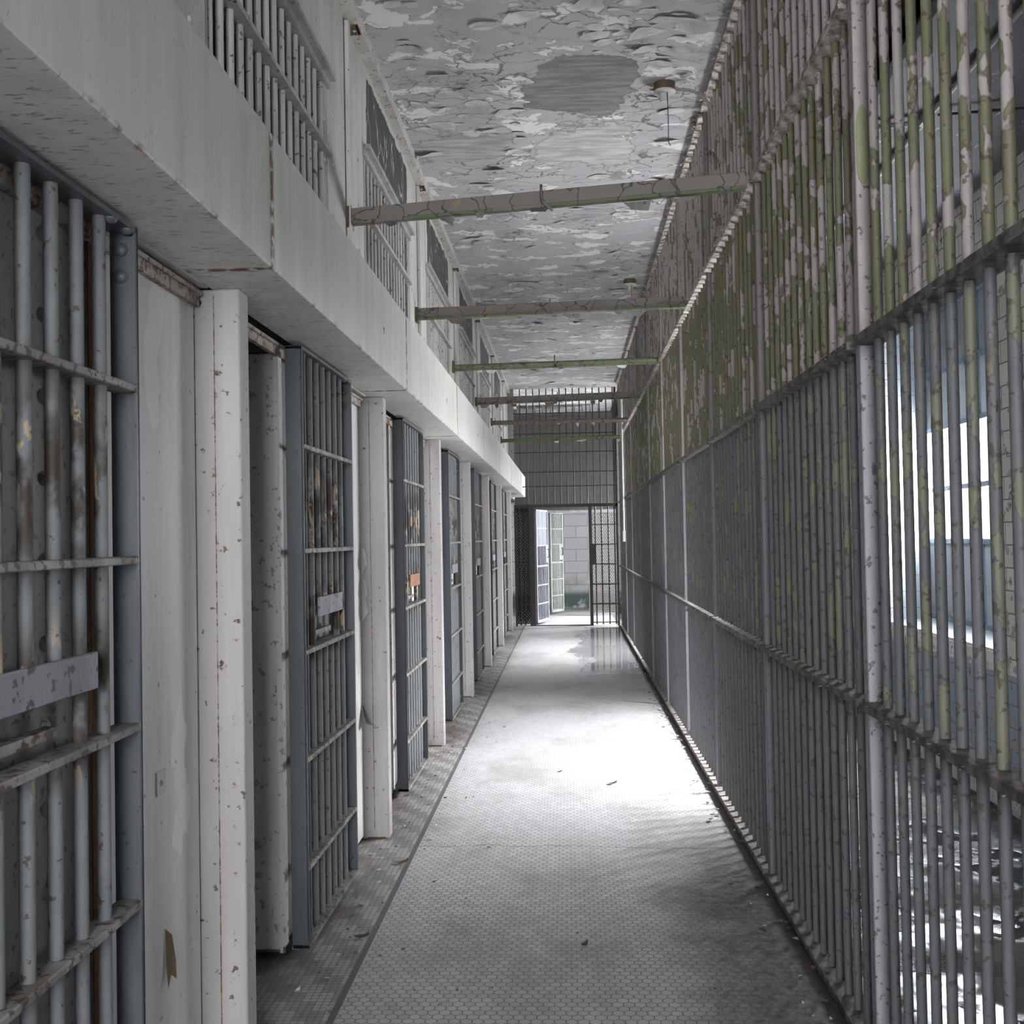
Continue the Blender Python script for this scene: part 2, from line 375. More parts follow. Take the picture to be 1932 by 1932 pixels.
M = dict(
    beam=m_beam(), panel=m_panel(), ceil=m_ceiling(), floor=m_floor(), fence=m_fence(), fpost=m_fence(True), rail=m_rail(),
    dbar=m_door_bar(), transom=m_dark_transom(), tiles=m_tiles(), blocks=m_blocks(), ofloor=m_outer_floor(), slate=m_slate(),
    glass=m_dirty_glass(), clear=m_clear_glass(),
    post=paint('post_white_paint', (.375, .363, .358), (.475, .461, .455), speck_amt=.665, rust=.335, streak=.1),
    jamb=paint('jamb_grey_speckled', (.52, .50, .49), (.62, .60, .585), speck=(.22, .20, .19), speck_amt=.60, rust=.33, rough=.6, chip=(.30, .22, .12), chip_amt=.285, chip_scale=5),
    door=paint('door_blue_grey_steel', (.072, .080, .091), (.098, .107, .119), speck=(.03, .03, .03), speck_amt=.68, rough=.42, chip=(.24, .22, .14), chip_amt=.275),
    drail=paint('door_rail_worn', (.17, .165, .16), (.33, .325, .32), speck=(.06, .035, .025), speck_amt=.55, rust=.42),
    slot=paint('slot_plate_lavender', (.20, .20, .235), (.275, .275, .31), speck_amt=.6, rust=.36),
    sheet=paint('gate_sheet_blue_grey', (.12, .125, .155), (.17, .175, .21), speck_amt=.66),
    slotred=paint('slot_plate_red_primer', (.30, .13, .08), (.36, .2, .14), speck_amt=.6, rust=.36),
    grille=paint('grille_warm_grey', (.30, .29, .275), (.42, .41, .395), speck_amt=.62, rust=.28, streak=.2),
    gframe=paint('grille_frame_grey', (.26, .255, .25), (.36, .355, .35), speck_amt=.64, rust=.3),
    wall=paint('upper_wall_white', (.40, .396, .378), (.49, .485, .466), speck_amt=.67, rust=.30, streak=.15, chip=(.10, .10, .105), chip_amt=.27, chip_scale=2.6),
    rear=paint('recess_darker_grey', (.15, .148, .145), (.22, .215, .21), speck_amt=.60, rust=.34, streak=.3),
    cellwall=paint('cell_interior_grey', (.20, .20, .20), (.28, .275, .27), speck_amt=.62),
    angle=paint('rusty_white_angle', (.30, .25, .20), (.46, .44, .42), speck=(.14, .075, .035), speck_amt=.54, rust=.45, streak=1),
    seam=paint('rusty_weld_seam', (.20, .14, .09), (.42, .39, .36), speck=(.10, .05, .025), speck_amt=.50, rust=.5, streak=.2),
    rust=flat('rust_seam', (.13, .06, .028), .8, 0, .6, 40),
    clip=flat('brown_clip', (.085, .062, .035), .7), black=flat('black_iron', (.028, .027, .027), .55), track=flat('dark_track_gap', (.02, .018, .016), .8),
    iron=flat('partition_iron', (.042, .038, .036), .55), mesh=flat('expanded_mesh', (.19, .178, .168), .6), white=flat('white_enamel', (.6, .6, .6), .45, 0, .1),
    sash=flat('sash_blue_grey', (.15, .20, .26), .5), ledge=paint('sill_white_tile', (.52, .55, .57), (.62, .65, .67), speck_amt=.6),
    grdoor=paint('pale_grey_gate', (.19, .20, .23), (.27, .28, .315), speck_amt=.66),
    gkgate=paint('greenish_white_gate', (.36, .38, .36), (.46, .48, .46), speck_amt=.64),
    flake=paint('paint_flake', (.40, .395, .39), (.62, .615, .61), speck_amt=.68),
    flakedark=paint('paint_flake_dark', (.09, .085, .085), (.2, .19, .18), speck_amt=.6),
    porcelain=flat('porcelain', (.46, .45, .43), .35, 0, .1), cable=flat('grey_cable', (.24, .215, .20), .6, 0, .15), chain=flat('rusty_chain', (.08, .045, .03), .6),
    debris=flat('debris_brown', (.15, .125, .10), .85, 0, .6, 30), leaf=flat('dried_leaf', (.17, .13, .075), .8, 0, .4), darkleaf=flat('dark_curl', (.075, .06, .05), .8, 0, .4),
    trim=paint('ceiling_trim_peeling', (.40, .385, .36), (.52, .505, .48), speck_amt=.62, rust=.38, chip=(.06, .05, .045), chip_amt=.31, chip_scale=9),
    shadeceil=flat('soffit_painted_shade', (.03, .03, .033), .8), conduit=flat('pale_conduit', (.36, .36, .37), .5, 0, .3), paper=flat('pale_paper', (.55, .55, .55), .7, 0, .1),
    greenpatch=flat('bare_green_primer', (.21, .22, .125), .6, 0, .12),
    greenflake=flat('green_peel', (.14, .18, .15), .7), tie0=m_tie(0), tie1=m_tie(1), tie2=m_tie(2), tie3=m_tie(3),
)

# ------------------------------------------------------------------ mesh helper
class MB:
    def __init__(s): s.v = []; s.f = []
    def box(s, x0, x1, y0, y1, z0, z1):
        b = len(s.v)
        s.v += [(x, y, z) for z in (z0, z1) for y in (y0, y1) for x in (x0, x1)]
        s.f += [tuple(b+i for i in q) for q in ((0, 2, 3, 1), (4, 5, 7, 6), (0, 1, 5, 4), (2, 6, 7, 3), (0, 4, 6, 2), (1, 3, 7, 5))]
        return s
    def ub(s, x0, x1, d0, d1, z0, z1):    # box in layout units
        return s.box(min(x0, x1)*U, max(x0, x1)*U, d0*U, d1*U, (z0+1)*U, (z1+1)*U)
    def tube(s, pts, r, n=10, caps=True):
        pts = [Vector(p) for p in pts]; b = len(s.v); rr = r if isinstance(r, (list, tuple)) else [r]*len(pts)
        for i, p in enumerate(pts):
            t = (pts[min(i+1, len(pts)-1)]-pts[max(i-1, 0)]).normalized()
            a = Vector((0, 0, 1)) if abs(t.z) < .9 else Vector((1, 0, 0))
            u = t.cross(a).normalized(); w = t.cross(u).normalized()
            for k in range(n):
                an = 2*PI*k/n
                s.v.append(tuple(p+(u*math.cos(an)+w*math.sin(an))*rr[i]))
        for i in range(len(pts)-1):
            for k in range(n):
                s.f.append((b+i*n+k, b+i*n+(k+1) % n, b+(i+1)*n+(k+1) % n, b+(i+1)*n+k))
        if caps:
            s.f.append(tuple(b+k for k in range(n-1, -1, -1)))
            s.f.append(tuple(b+(len(pts)-1)*n+k for k in range(n)))
        return s
    def rivet(s, p, nrm, r):
        p = Vector(p); t = Vector(nrm).normalized()
        return s.tube([p-t*r*.1, p+t*r*.25, p+t*r*.55, p+t*r*.7], [r, r*.92, r*.6, r*.12], 8)
    def prism(s, prof, d0, d1):           # closed profile of (x, z) metres swept along y
        b = len(s.v); k = len(prof)
        s.v += [(x, d0, z) for x, z in prof]+[(x, d1, z) for x, z in prof]
        s.f += [(b+i, b+(i+1) % k, b+k+(i+1) % k, b+k+i) for i in range(k)]
        s.f += [tuple(b+i for i in range(k-1, -1, -1)), tuple(b+k+i for i in range(k))]
        return s
    def build(s, name, mat, parent=None, origin=None, bevel=0, recalc=True, smooth=35):
        me = bpy.data.meshes.new(name)
        o0 = Vector(origin) if origin is not None else Vector((0, 0, 0))
        me.from_pydata([tuple(Vector(v)-o0) for v in s.v], [], s.f)
        if recalc:
            bm = bmesh.new(); bm.from_mesh(me); bmesh.ops.recalc_face_normals(bm, faces=bm.faces); bm.to_mesh(me); bm.free()
        me.shade_smooth(); me.set_sharp_from_angle(angle=math.radians(smooth))
        me.materials.append(mat)
        o = bpy.data.objects.new(name, me); C.objects.link(o)
        o.location = o0
        if parent is not None:
            o.parent = parent; o.location = o0-Vector(parent.location) if origin is not None else -Vector(parent.location)
        if bevel:
            m = o.modifiers.new('soft_edge', 'BEVEL'); m.width = bevel; m.segments = 2; m.limit_method = 'ANGLE'
        return o

def tag(o, label, cat, group=None, kind=None):
    if label: o['label'] = label
    if cat: o['category'] = cat
    if group: o['group'] = group
    if kind: o['kind'] = kind
    return o
def thing(name, loc, label, cat, group=None):
    o = bpy.data.objects.new(name, None); C.objects.link(o); o.location = loc; o.empty_display_size = .1
    return tag(o, label, cat, group)
def struct(name, mb, mat, label=None, **k):
    o = mb.build(name, mat, **k); o['kind'] = 'structure'
    if label: o['label'] = label
    return o
def dup(root, loc, label, group=None):
    r = root.copy(); C.objects.link(r); r.location = loc; r['label'] = label
    for ch in list(root.children):
        c = ch.copy(); C.objects.link(c); c.parent = r
        for g in ch.children:
            e = g.copy(); C.objects.link(e); e.parent = c
    return r

ORD = ['first', 'second', 'third', 'fourth', 'fifth', 'sixth', 'seventh', 'eighth', 'ninth', 'tenth', 'eleventh', 'twelfth', 'thirteenth', 'fourteenth', 'fifteenth']
PER = 1.627
def P(k): return 2.117+PER*k
XF = .573          # fence plane
DA, DB, DE = 12.4, 13.9, 15.4     # partition, second partition, end wall
DS = -2.6          # start of the built corridor behind the camera
ZC = 1.67; ZO = 1.34; XW = 1.64; XP = 1.88   # ceiling, outer ceiling, window wall face, window plane

# ------------------------------------------------------------------ the setting
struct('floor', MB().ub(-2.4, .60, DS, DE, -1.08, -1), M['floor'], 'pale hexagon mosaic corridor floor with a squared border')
struct('floor_outer', MB().ub(.60, XW, DS, DE, -1.1, -1.02), M['ofloor'], 'wet dark floor beyond the bars')
struct('trim_1', MB().ub(.548, .60, DS, DA, -1.02, -.988), M['rail'], 'low dirty curb under the bars')
struct('ceiling', MB().ub(-2.4, .585, DS, DE, ZC, ZC+.08), M['ceil'], 'white ceiling with peeling paint')
struct('ceiling_outer', MB().ub(.94, XW+.3, DS, DE, ZO, ZO+.06), M['slate'], 'slate grey ceiling beyond the bars')
struct('ceiling_upper', MB().ub(.585, 1.0, DS, DE, ZC, ZC+.08).ub(.94, .97, DS, DE, ZO-.01, ZC), M['shadeceil'], 'recess above the bars, shadow put into its dark colour')  # fascia and strip coloured near-black to carry their shadow
struct('wall_back', MB().ub(-2.4, XW+.3, DE, DE+.1, -1.1, ZC+.1), M['blocks'], 'white painted block wall at the corridor end')
FW = (-.58, .52, -.45, 1.35)  # opening for an unseen window added to brighten from behind the camera
struct('wall_front', MB().ub(-2.4, FW[0], DS-.1, DS, -1.1, ZC+.1).ub(FW[1], XW+.3, DS-.1, DS, -1.1, ZC+.1).ub(FW[0], FW[1], DS-.1, DS, -1.1, FW[2]).ub(FW[0], FW[1], DS-.1, DS, FW[3], ZC+.1), M['blocks'], 'white block wall at the near end')
fwm = MB()
for q in range(4): fwm.ub(FW[0]+(FW[1]-FW[0])*q/3-.012, FW[0]+(FW[1]-FW[0])*q/3+.012, DS-.06, DS-.03, FW[2], FW[3])
for q in range(5): fwm.ub(FW[0], FW[1], DS-.06, DS-.03, FW[2]+(FW[3]-FW[2])*q/4-.012, FW[2]+(FW[3]-FW[2])*q/4+.012)
struct('window_5', fwm, M['sash'], 'unseen steel window added at the near end for fill light')
struct('wall_cells', MB().ub(-2.5, -2.4, DS, DE, -1.1, ZC+.1), M['cellwall'], 'rear wall of the cells')
struct('trim_2', MB().ub(-.672, -.632, DS, DE, ZC-.045, ZC), M['trim'], 'peeling ledge strip where left wall meets ceiling')

# window wall with openings
WIN = [(-.35, 1.15, .3), (4.35, 5.86, 1), (9.0, 10.5, 1), (12.6, 13.7, 1)]
WZ0, WZ1 = -.466, 1.10
mb = MB(); prev = DS
for a, b, s in WIN:
    mb.ub(XW, XW+.32, prev, a, -1.1, ZO+.02)
    mb.ub(XW, XW+.32, a, b, -1.1, WZ0); mb.ub(XW, XW+.32, a, b, WZ1, ZO+.02)
    prev = b
mb.ub(XW, XW+.32, prev, DE, -1.1, ZO+.02)
struct('wall_right', mb, M['tiles'], 'white glazed tile wall with chipped paint and blue dado')
struct('trim_3', MB().ub(1.56, XW, DS, DE, -1.02, -.96), M['ledge'], 'pale curb at the foot of the tiled wall')

ZB = [WZ0+.02, -.056, .203, .51, .80, WZ1]
for i, (a, b, s) in enumerate(WIN):
    fr = MB()
    cols = [a+(b-a)*t/4 for t in range(5)]
    for c in cols: fr.ub(XP-.012, XP+.012, c-.012, c+.012, WZ0, WZ1)
    for z in ZB: fr.ub(XP-.014, XP+.014, a, b, z-.012, z+.012)
    w = struct('window_%d' % (i+1), fr, M['sash'], 'blue-grey steel window behind the bars')
    pn = MB(); sh = MB()
    for r in range(5):
        openrow = r in (1, 2)
        for c in range(4):
            x0, x1 = cols[c]+.012, cols[c+1]-.012
            if openrow and s == 1:
                y0, z0, y1, z1 = x0*U, (ZB[r]+1)*U, x1*U, (ZB[r+1]+1)*U
                for q in range(2):      # leftover shards
                    cy, cz = random.choice([(y0, z0), (y1, z0), (y0, z1), (y1, z1)])
                    e1 = random.uniform(.05, .16)*(1 if cy == y0 else -1); e2 = random.uniform(.06, .2)*(1 if cz == z0 else -1)
                    k = len(sh.v); sh.v += [(XP*U, cy, cz), (XP*U, cy+e1, cz), (XP*U, cy, cz+e2)]; sh.f.append((k, k+1, k+2))
            else:
                pn.ub(XP-.002, XP+.002, x0, x1, ZB[r]+.01, ZB[r+1]-.01)
    pn.build('grimy_pane', M['glass'], w)
    if sh.v: sh.build('glass_shard', M['clear'], w, recalc=False)
    MB().prism([(1.625*U, (WZ0-.05+1)*U), (1.66*U, (WZ0-.055+1)*U), (1.87*U, (WZ0-.01+1)*U), (1.87*U, (WZ0+.012+1)*U), (1.66*U, (WZ0-.0+1)*U), (1.635*U, (WZ0-.012+1)*U)], a*U, b*U).build('window_sill', M['ledge'], w)

# ------------------------------------------------------------------ left upper wall: pilasters (setting) + transom panels + grilles
for k in range(-3, 7):
    mb = MB()
    a = max(P(k)+1.003, DS); b = min(P(k)+1.547, DE) if k < 5 else DE
    if a >= b or k == 6: continue
    mb.ub(-.72, -.6705, a, b, .48, ZC)
    a0 = max(P(k)+1.25, DS)
    mb.ub(-.668, -.656, a0, a0+.035, .735, ZC-.05)
    if k >= -1:
        for z in (.80, .95, 1.1, 1.25):
            mb.rivet(W(-.67, P(k)+1.457, z), (1, 0, 0), .011); mb.rivet(W(-.67, P(k)+1.06, z), (1, 0, 0), .011)
    struct('wall_left', mb, M['wall'], 'riveted white steel wall above the cell doors')
cp = MB()
for k in range(-3, 7): cp.ub(-2.4, -.80, P(k)+1.38, P(k)+1.44, -1, ZC)
struct('wall_cell_divider', cp, M['cellwall'], 'steel walls dividing the cells')

for k in range(-3, 0):
    struct('wall_left', MB().ub(-.72, -.672, max(P(k)-.08, DS), P(k)+1.003, .48, ZC), M['wall'], 'white steel wall plate behind the camera')
for k in range(0, 6):
    c = P(k)+.4615
    mb = MB().ub(-.70, -.668, P(k)-.08, P(k)+1.003, 1.335, ZC)
    o = mb.build('transom_panel', M['transom'] if k != 0 else M['wall'], origin=W(-.68, c, 1.475))
    tag(o, ('dark' if k != 0 else 'white')+' steel panel above the '+ORD[k]+' upper grille from the camera'+(', paint crackled off' if k != 0 else ', rusty seams'), 'wall panel', 'transom panels under the ceiling')

def make_grille(k, label):
    loc = W(-.68, P(k)-.08, .70)
    t = thing('upper_grille', loc, label, 'grille', 'barred grilles above the door housing')
    d0, d1 = P(k)-.08, P(k)+1.003
    fr = MB().ub(-.70, -.672, d0, d0+.02, .60, 1.33).ub(-.70, -.672, d1-.06, d1, .60, 1.33).ub(-.70, -.662, d0, d1, 1.30, 1.335).ub(-.665, -.645, d0, d1, 1.322, 1.337)
    fr.ub(-.70, -.673, d0, d1, .58, .62)
    f = fr.build('frame', M['gframe'], t)
    for z in (.78, .93, 1.08, 1.2):
        MB().rivet(W(-.672, d1-.05, z), (1, 0, 0), .013).build('rivet', M['gframe'], f).location = (0, 0, 0)
    MB().ub(-.70, -.655, d0, d1-.015, 1.10, 1.113).build('middle_rail', M['grille'], t)
    for i in range(14):
        dd = d0+.048+.069*i
        MB().tube([W(-.68, dd, .60), W(-.68, dd, 1.31)], .0088*U, 10).build('bar', M['grille'], t)
    return t
g0 = make_grille(0, 'grey barred upper grille, nearest one, above the housing at top left')
names = ['second', 'third', 'fourth', 'fifth', 'sixth']
for j in range(1, 6):
    dup(g0, W(-.68, P(j)-.08, .70), 'grey barred upper grille, %s from the camera along the left wall' % names[j-1])

# ------------------------------------------------------------------ beam housing over the doors
bw = .17
for k in range(-2, 7):
    a, b = P(k)-.201, min(P(k)-.201+PER, 13.6)
    x1, x0, z0, z1 = -.514, -.67, .4826, .729
    mb = MB()
    g = .0025
    r = .006
    prof = [(x0, z0), (x1-r, z0), (x1-r*.3, z0+r*.3), (x1, z0+r), (x1, z1-r), (x1-r*.3, z1-r*.3), (x1-r, z1), (x0, z1)]
    mb.prism([(x*U, (z+1)*U) for x, z in prof], (a+g)*U, (b-g)*U)
    lab = 'off-white steel door housing box, %s length from the camera along the left wall' % ORD[max(k+1, 0)] if k > -2 else None
    o = mb.build('door_housing', M['beam'], origin=W(-.592, (a+b)/2 if k < 6 else a+PER/2, .606))
    tag(o, lab or 'off-white steel door housing box over the doorway behind the camera', 'housing', 'door housing boxes over the cell doors')
    MB().ub(-.66, x1-.003, b-g*1.2, b+g*1.2, z0+.004, z1-.004).build('joint_strip', M['rust'], o, origin=None).location = -Vector(o.location)
    if k in (0, 1, 2):   # faded stencil stroke marks on the face
        s = MB()
        s.ub(x1, x1+.0006, a+1.18, a+1.186, .585, .60).ub(x1, x1+.0006, a+1.17, a+1.195, .60, .603)
        st = s.build('paint_chip', M['rust'], o); st.location = -Vector(o.location)

# ------------------------------------------------------------------ cell front panels, posts
def make_panel(k, label):
    t = thing('cell_front_panel', W(-.70, P(k)+.52, -1), label, 'wall panel', 'fixed steel panels between cell doors and posts')
    a, b = P(k)+.52, P(k+1)-.0745
    pl = MB().ub(-.79, -.70, P(k)+1.128, b, -.985, .462).build('plate', M['panel'], t, bevel=.004)
    MB().ub(-.79, -.702, a, P(k)+1.128, -.985, .462).build('rear_plate', M['rear'], t)  # part of the panel behind the door, coloured darker grey
    jm = MB().ub(-.80, -.700, a-.012, a, -.975, .455).build('jamb', M['jamb'], t, bevel=.003)
    jm['label'] = 'grey speckled jamb'
    MB().ub(-.705, -.692, a-.02, a+.012, -.98, .462).build('jamb_strip', M['jamb'], t)
    an = MB().ub(-.70, -.688, a-.35, b-.005, .446, .466).ub(-.70, -.682, a-.35, b-.005, .466, .474).build('top_angle', M['angle'], t)
    MB().ub(-.6985, -.6965, P(k)+1.085, P(k)+1.10, -.98, .45).build('weld_seam', M['rust'], t)
    for j in range(13): MB().rivet(W(-.702, P(k)+.95, -.9+.11*j), (1, 0, 0), .016).build('bolt', M['rear'], t)
    cpl = MB().ub(-.70, -.6975, P(k+1)-.29, P(k+1)-.25, -.425, -.385)
    cpo = cpl.build('cover_plate', M['jamb'], t)
    MB().rivet(W(-.6975, P(k+1)-.27, -.405), (1, 0, 0), .008).build('screw', M['porcelain'], cpo, origin=None).location = (0, 0, 0)
    MB().ub(-.698, -.690, a-.02, a+.62, -.985, -.965).build('bottom_guide', M['track'], t)
    return t
p0 = make_panel(-1, 'white steel panel between nearest cell door and nearest post, with square cover plate')
for j in range(-2, 6):
    if j == -1: continue
    dup(p0, W(-.70, P(j)+.52, -1), 'white steel panel with peeling edge just before the %s post from the camera' % ORD[j+1] if j >= 0 else 'white steel panel beside the doorway behind the camera')

def make_post(k, label):
    t = thing('door_post', W(-.66, P(k), -1), label, 'post', 'white steel posts between the cells')
    b = P(k); a = b-.06
    MB().ub(-.712, -.617, a, b, -1, .4826).build('column', M['post'], t, bevel=.006)
    MB().ub(-.6676, -.6655, a-.0009, a+.002, -.97, .47).build('weld_seam', M['seam'], t)
    MB().ub(-.716, -.706, a-.012, a+.004, -.985, .455).build('corner_angle', M['post'], t, bevel=.003)
    MB().ub(-.7185, -.7150, a-.013, a-.010, -.95, .44).build('rust_line', M['seam'], t)
    MB().ub(-.69, -.63, a-.004, b+.004, -1, -.994).build('base_shim', M['clip'], t)
    return t
q0 = make_post(0, 'white steel post nearest the camera, right of the nearest barred door')
for j in range(1, 7):
    dup(q0, W(-.66, P(j), -1), 'white steel post, %s from the camera, rust-freckled, left of corridor' % ORD[j])

# loose torn paint hanging on the second panel edge
mb = MB(); 
for zz in (-.06, -.16, -.22):
    b = len(mb.v); y = (P(1)-.075)*U; x = -.70*U; z = (zz+1)*U
    mb.v += [(x, y, z+.06), (x+.03, y-.03, z+.04), (x+.045, y-.05, z-.03), (x+.01, y-.015, z-.08)]; mb.f.append((b, b+1, b+2, b+3))
tag(mb.build('torn_paint', M['flake'], recalc=False), 'torn white paint curling off the panel edge beside the second post', 'paint flake')
mb = MB(); b = len(mb.v)
x, y, z = -.698*U, (P(1)-.09)*U, (-.60+1)*U
mb.v += [(x, y, z+.09), (x+.05, y-.06, z), (x+.06, y-.03, z-.02), (x+.02, y+.01, z-.02), (x+.004, y+.02, z+.03)]; mb.f.append((0, 1, 2, 3, 4))
tag(mb.build('green_paint_flap', M['greenflake'], recalc=False), 'green flap of peeled paint low on the panel by the second post', 'paint flake')
mb = MB(); x, y, z = -.698*U, (1.865)*U, (-.715+1)*U
mb.v += [(x, y-.012, z+.09), (x+.012, y+.004, z+.07), (x+.015, y+.022, z), (x+.02, y+.012, z-.045), (x+.004, y-.015, z-.01), (x+.01, y-.02, z-.06), (x+.01, y+.0, z-.03)]
mb.f += [(0, 1, 2, 4), (4, 2, 3, 6), (4, 6, 5)]
tag(mb.build('torn_paper_scrap', M['leaf'], recalc=False), 'torn tan scrap stuck low on the nearest white panel', 'scrap')

# ------------------------------------------------------------------ cell doors
def make_door(k, label, slot):
    t = thing('cell_door', W(-.657, P(k)+.51, -1), label, 'door', 'barred sliding cell doors')
    a, b = P(k)+.51, P(k)+1.123
    x0, x1, z0, z1 = -.678, -.637, -.975, .474
    th = .006
    for (s0, s1) in ((a, a+th), (b-th, b)):
        MB().ub(x0, x1, s0, s1, z0, z1).build('stile', M['door'], t, bevel=.002)
    # return flanges of the channel stiles
    for (s0, s1) in ((a, a+.012), (b-.012, b)): MB().ub(x1-.003, x1, s0, s1, z0, z1).build('stile_flange', M['door'], t)
    MB().ub(x0, x1, a, b, z1-.008, z1).build('top_rail', M['door'], t)
    MB().ub(x0, x1, a, b, z0, z0+.010).build('bottom_rail', M['drail'], t)
    zr = [.231, -.024, -.27, -.529, -.788]
    for z in zr:
        MB().ub(x0+.004, x1+.001, a+th, b-th, z-.006, z+.006).build('cross_rail', M['drail'], t, bevel=.003)
    for z in (.44, .40, -.93): MB().rivet(W(-.66, b-th, z), (0, -1, 0), .017).build('bolt', M['door'], t)
    for q in (.02, .08): MB().rivet(W(-.645, b-q, z1-.008), (0, 0, -1), .017).build('bolt', M['door'], t)
    for i in range(7):
        dd = b-.09-.073*i
        mb = MB()
        if i in (2, 3, 4):
            mb.tube([W(-.658, dd, z0+.005), W(-.658, dd, -.27)], .0095*U, 12)
            mb.tube([W(-.658, dd, -.17), W(-.658, dd, z1-.004)], .0095*U, 12)
        else:
            mb.tube([W(-.658, dd, z0+.005), W(-.658, dd, z1-.004)], .0095*U, 12)
        mb.build('bar', M['dbar'], t)
    MB().ub(-.650, -.643, P(k)+.70, P(k)+.985, -.195, -.145).build('slot_plate', slot, t, bevel=.002)
    MB().ub(-.678, -.660, P(k)+.72, P(k)+.90, -.245, -.232).build('slot_shelf', M['drail'], t)
    return t
d0 = make_door(0, 'blue-grey barred sliding door with lavender slot plate, between the first two posts', M['slot'])
dn = dup(d0, W(-.657, P(-1)+.51, -1), 'blue-grey barred door nearest the camera, cut by the left frame edge')
make_door(1, 'blue-grey barred sliding door with a red-brown slot plate, after the second post', M['slotred'])
for j in range(2, 6):
    dup(d0, W(-.657, P(j)+.51, -1), 'blue-grey barred sliding door just after the %s post from the camera' % ORD[j])

# ------------------------------------------------------------------ tie bars across the corridor
def tie(dr, dl, zr, zl, mat, pipe, label):
    L = Vector(W(-.668, dl, zl)); R = Vector(W(XF-.032, dr, zr)); mid = (L+R)/2
    t = thing('tie_bar', mid, label, 'tie bar', 'steel tie bars spanning the corridor')
    d = (R-L).normalized()
    up = Vector((0, 0, 1)); side = d.cross(up).normalized()
    def bar(p0, p1, w, z0, z1):
        m = MB(); b = 0
        for p in (p0, p1):
            for (sx, sz) in ((-w, z0), (w, z0), (w, z1), (-w, z1)):
                m.v.append(tuple(p+side*sx+up*sz))
        m.f = [(0, 1, 5, 4), (1, 2, 6, 5), (2, 3, 7, 6), (3, 0, 4, 7), (3, 2, 1, 0), (4, 5, 6, 7)]
        return m
    if pipe:
        MB().tube([L, mid, R], .0155*U, 16).build('pipe', mat, t)
        bar(L, R, .008, -.036, -.022).build('lower_strip', mat, t)
    else:
        bar(L, R, .006, -.012, .052).build('web', mat, t, bevel=.003)
        m = bar(L, R, .02, -.028, -.012); m.build('flange', M['tie1'], t, bevel=.003)
    MB().tube([mid+Vector((0, -.012, .075)), mid+Vector((0, -.02, .05)), mid+Vector((0, -.028, .0)), mid+Vector((0.03, -.032, -.03)), mid+Vector((.05, -.02, -.045))], .006, 8).build('hook', mat, t)
    bar(L, L+d*.015, .035, -.045, .055).build('end_plate', M['clip'], t)
    fm = MB()
    for i in range(7 if not pipe else 4):
        f = random.uniform(.04, .9); p = L.lerp(R, f)+Vector((0, random.uniform(-.03, .02), -.03))
        b = len(fm.v); wv = random.uniform(.02, .07); hh = random.uniform(.015, .05)
        fm.v += [tuple(p+d*(-wv)), tuple(p+d*wv), tuple(p+d*wv*random.uniform(.3, .9)+Vector((0, random.uniform(-.02, .02), -hh))), tuple(p-d*wv*random.uniform(.2, .9)+Vector((0, .01, -hh*random.uniform(.5, 1))))]
        fm.f.append((b, b+1, b+2, b+3))
    fm.build('peeling_flake', M['flakedark'] if not pipe else M['flake'], t, recalc=False)['kind'] = 'stuff'
tie(3.245, 3.39, 1.026, 1.0, M['tie0'], False, 'brown and green steel tie bar nearest the camera, dark flakes hanging below')
tie(4.92, 4.92, 1.026, 1.005, M['tie0'], False, 'brown crackled steel tie bar with black bare spot, second from the camera')
tie(6.48, 6.50, 1.026, 1.015, M['tie1'], True, 'green round tie bar, third from the camera')
tie(8.08, 8.10, 1.02, 1.00, M['tie3'], False, 'brown flat tie bar, fourth from the camera')
tie(9.72, 9.72, 1.02, 1.02, M['tie2'], True, 'thin brown pipe tie bar, fifth from the camera')
tie(11.15, 11.15, 1.0, .985, M['tie1'], True, 'green flaking tie bar farthest down the corridor')

# ------------------------------------------------------------------ right-hand bar fence
PB = 1.1
def Q(j): return 2.13+PB*j
def make_fpost(j, label):
    t = thing('fence_post', W(XF, Q(j), -1), label, 'post', 'flat steel posts of the bar fence')
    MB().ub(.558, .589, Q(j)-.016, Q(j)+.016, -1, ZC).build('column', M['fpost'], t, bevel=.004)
    for z in (-.955, -.365, -.335, -.29, .33, .40, 1.0, 1.06):
        MB().rivet(W(.582 if z > -.34 else .576, Q(j)-.016, z), (0, -1, 0), .012).build('rivet', M['fpost'], t)
    for z0, z1 in ((-.345, -.27), (.365, .42)): MB().ub(.5592, .5888, Q(j)-.0175, Q(j)-.016, z0, z1).build('splice_plate', M['fpost'], t)
    return t
f0 = make_fpost(0, 'white and grey flaking fence post nearest the camera, with green bare patch near its top')
for j in range(-2, 10):
    if j == 0: continue
    lab = 'flaking grey-white fence post, %s from the camera along the bar fence' % ORD[j] if j > 0 else 'flaking fence post beside the camera, %s behind the nearest one in view' % ('one bay' if j == -1 else 'two bays')
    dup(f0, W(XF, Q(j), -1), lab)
m = MB(); pts = []
for i in range(24):
    an = 2*PI*i/24; ce = .762 if math.sin(an) > 0 else .708
    pts.append((.5725+.0125*math.cos(an), ce+.05*math.sin(an)))
m.v = [W(x, Q(0)-.0185, z) for x, z in pts]; m.f = [tuple(range(24))]
m.build('bare_patch', M['greenpatch'], f0, recalc=False)['label'] = 'bare green patch'
ZR = [-.983, -.329, .359, 1.026, 1.655]
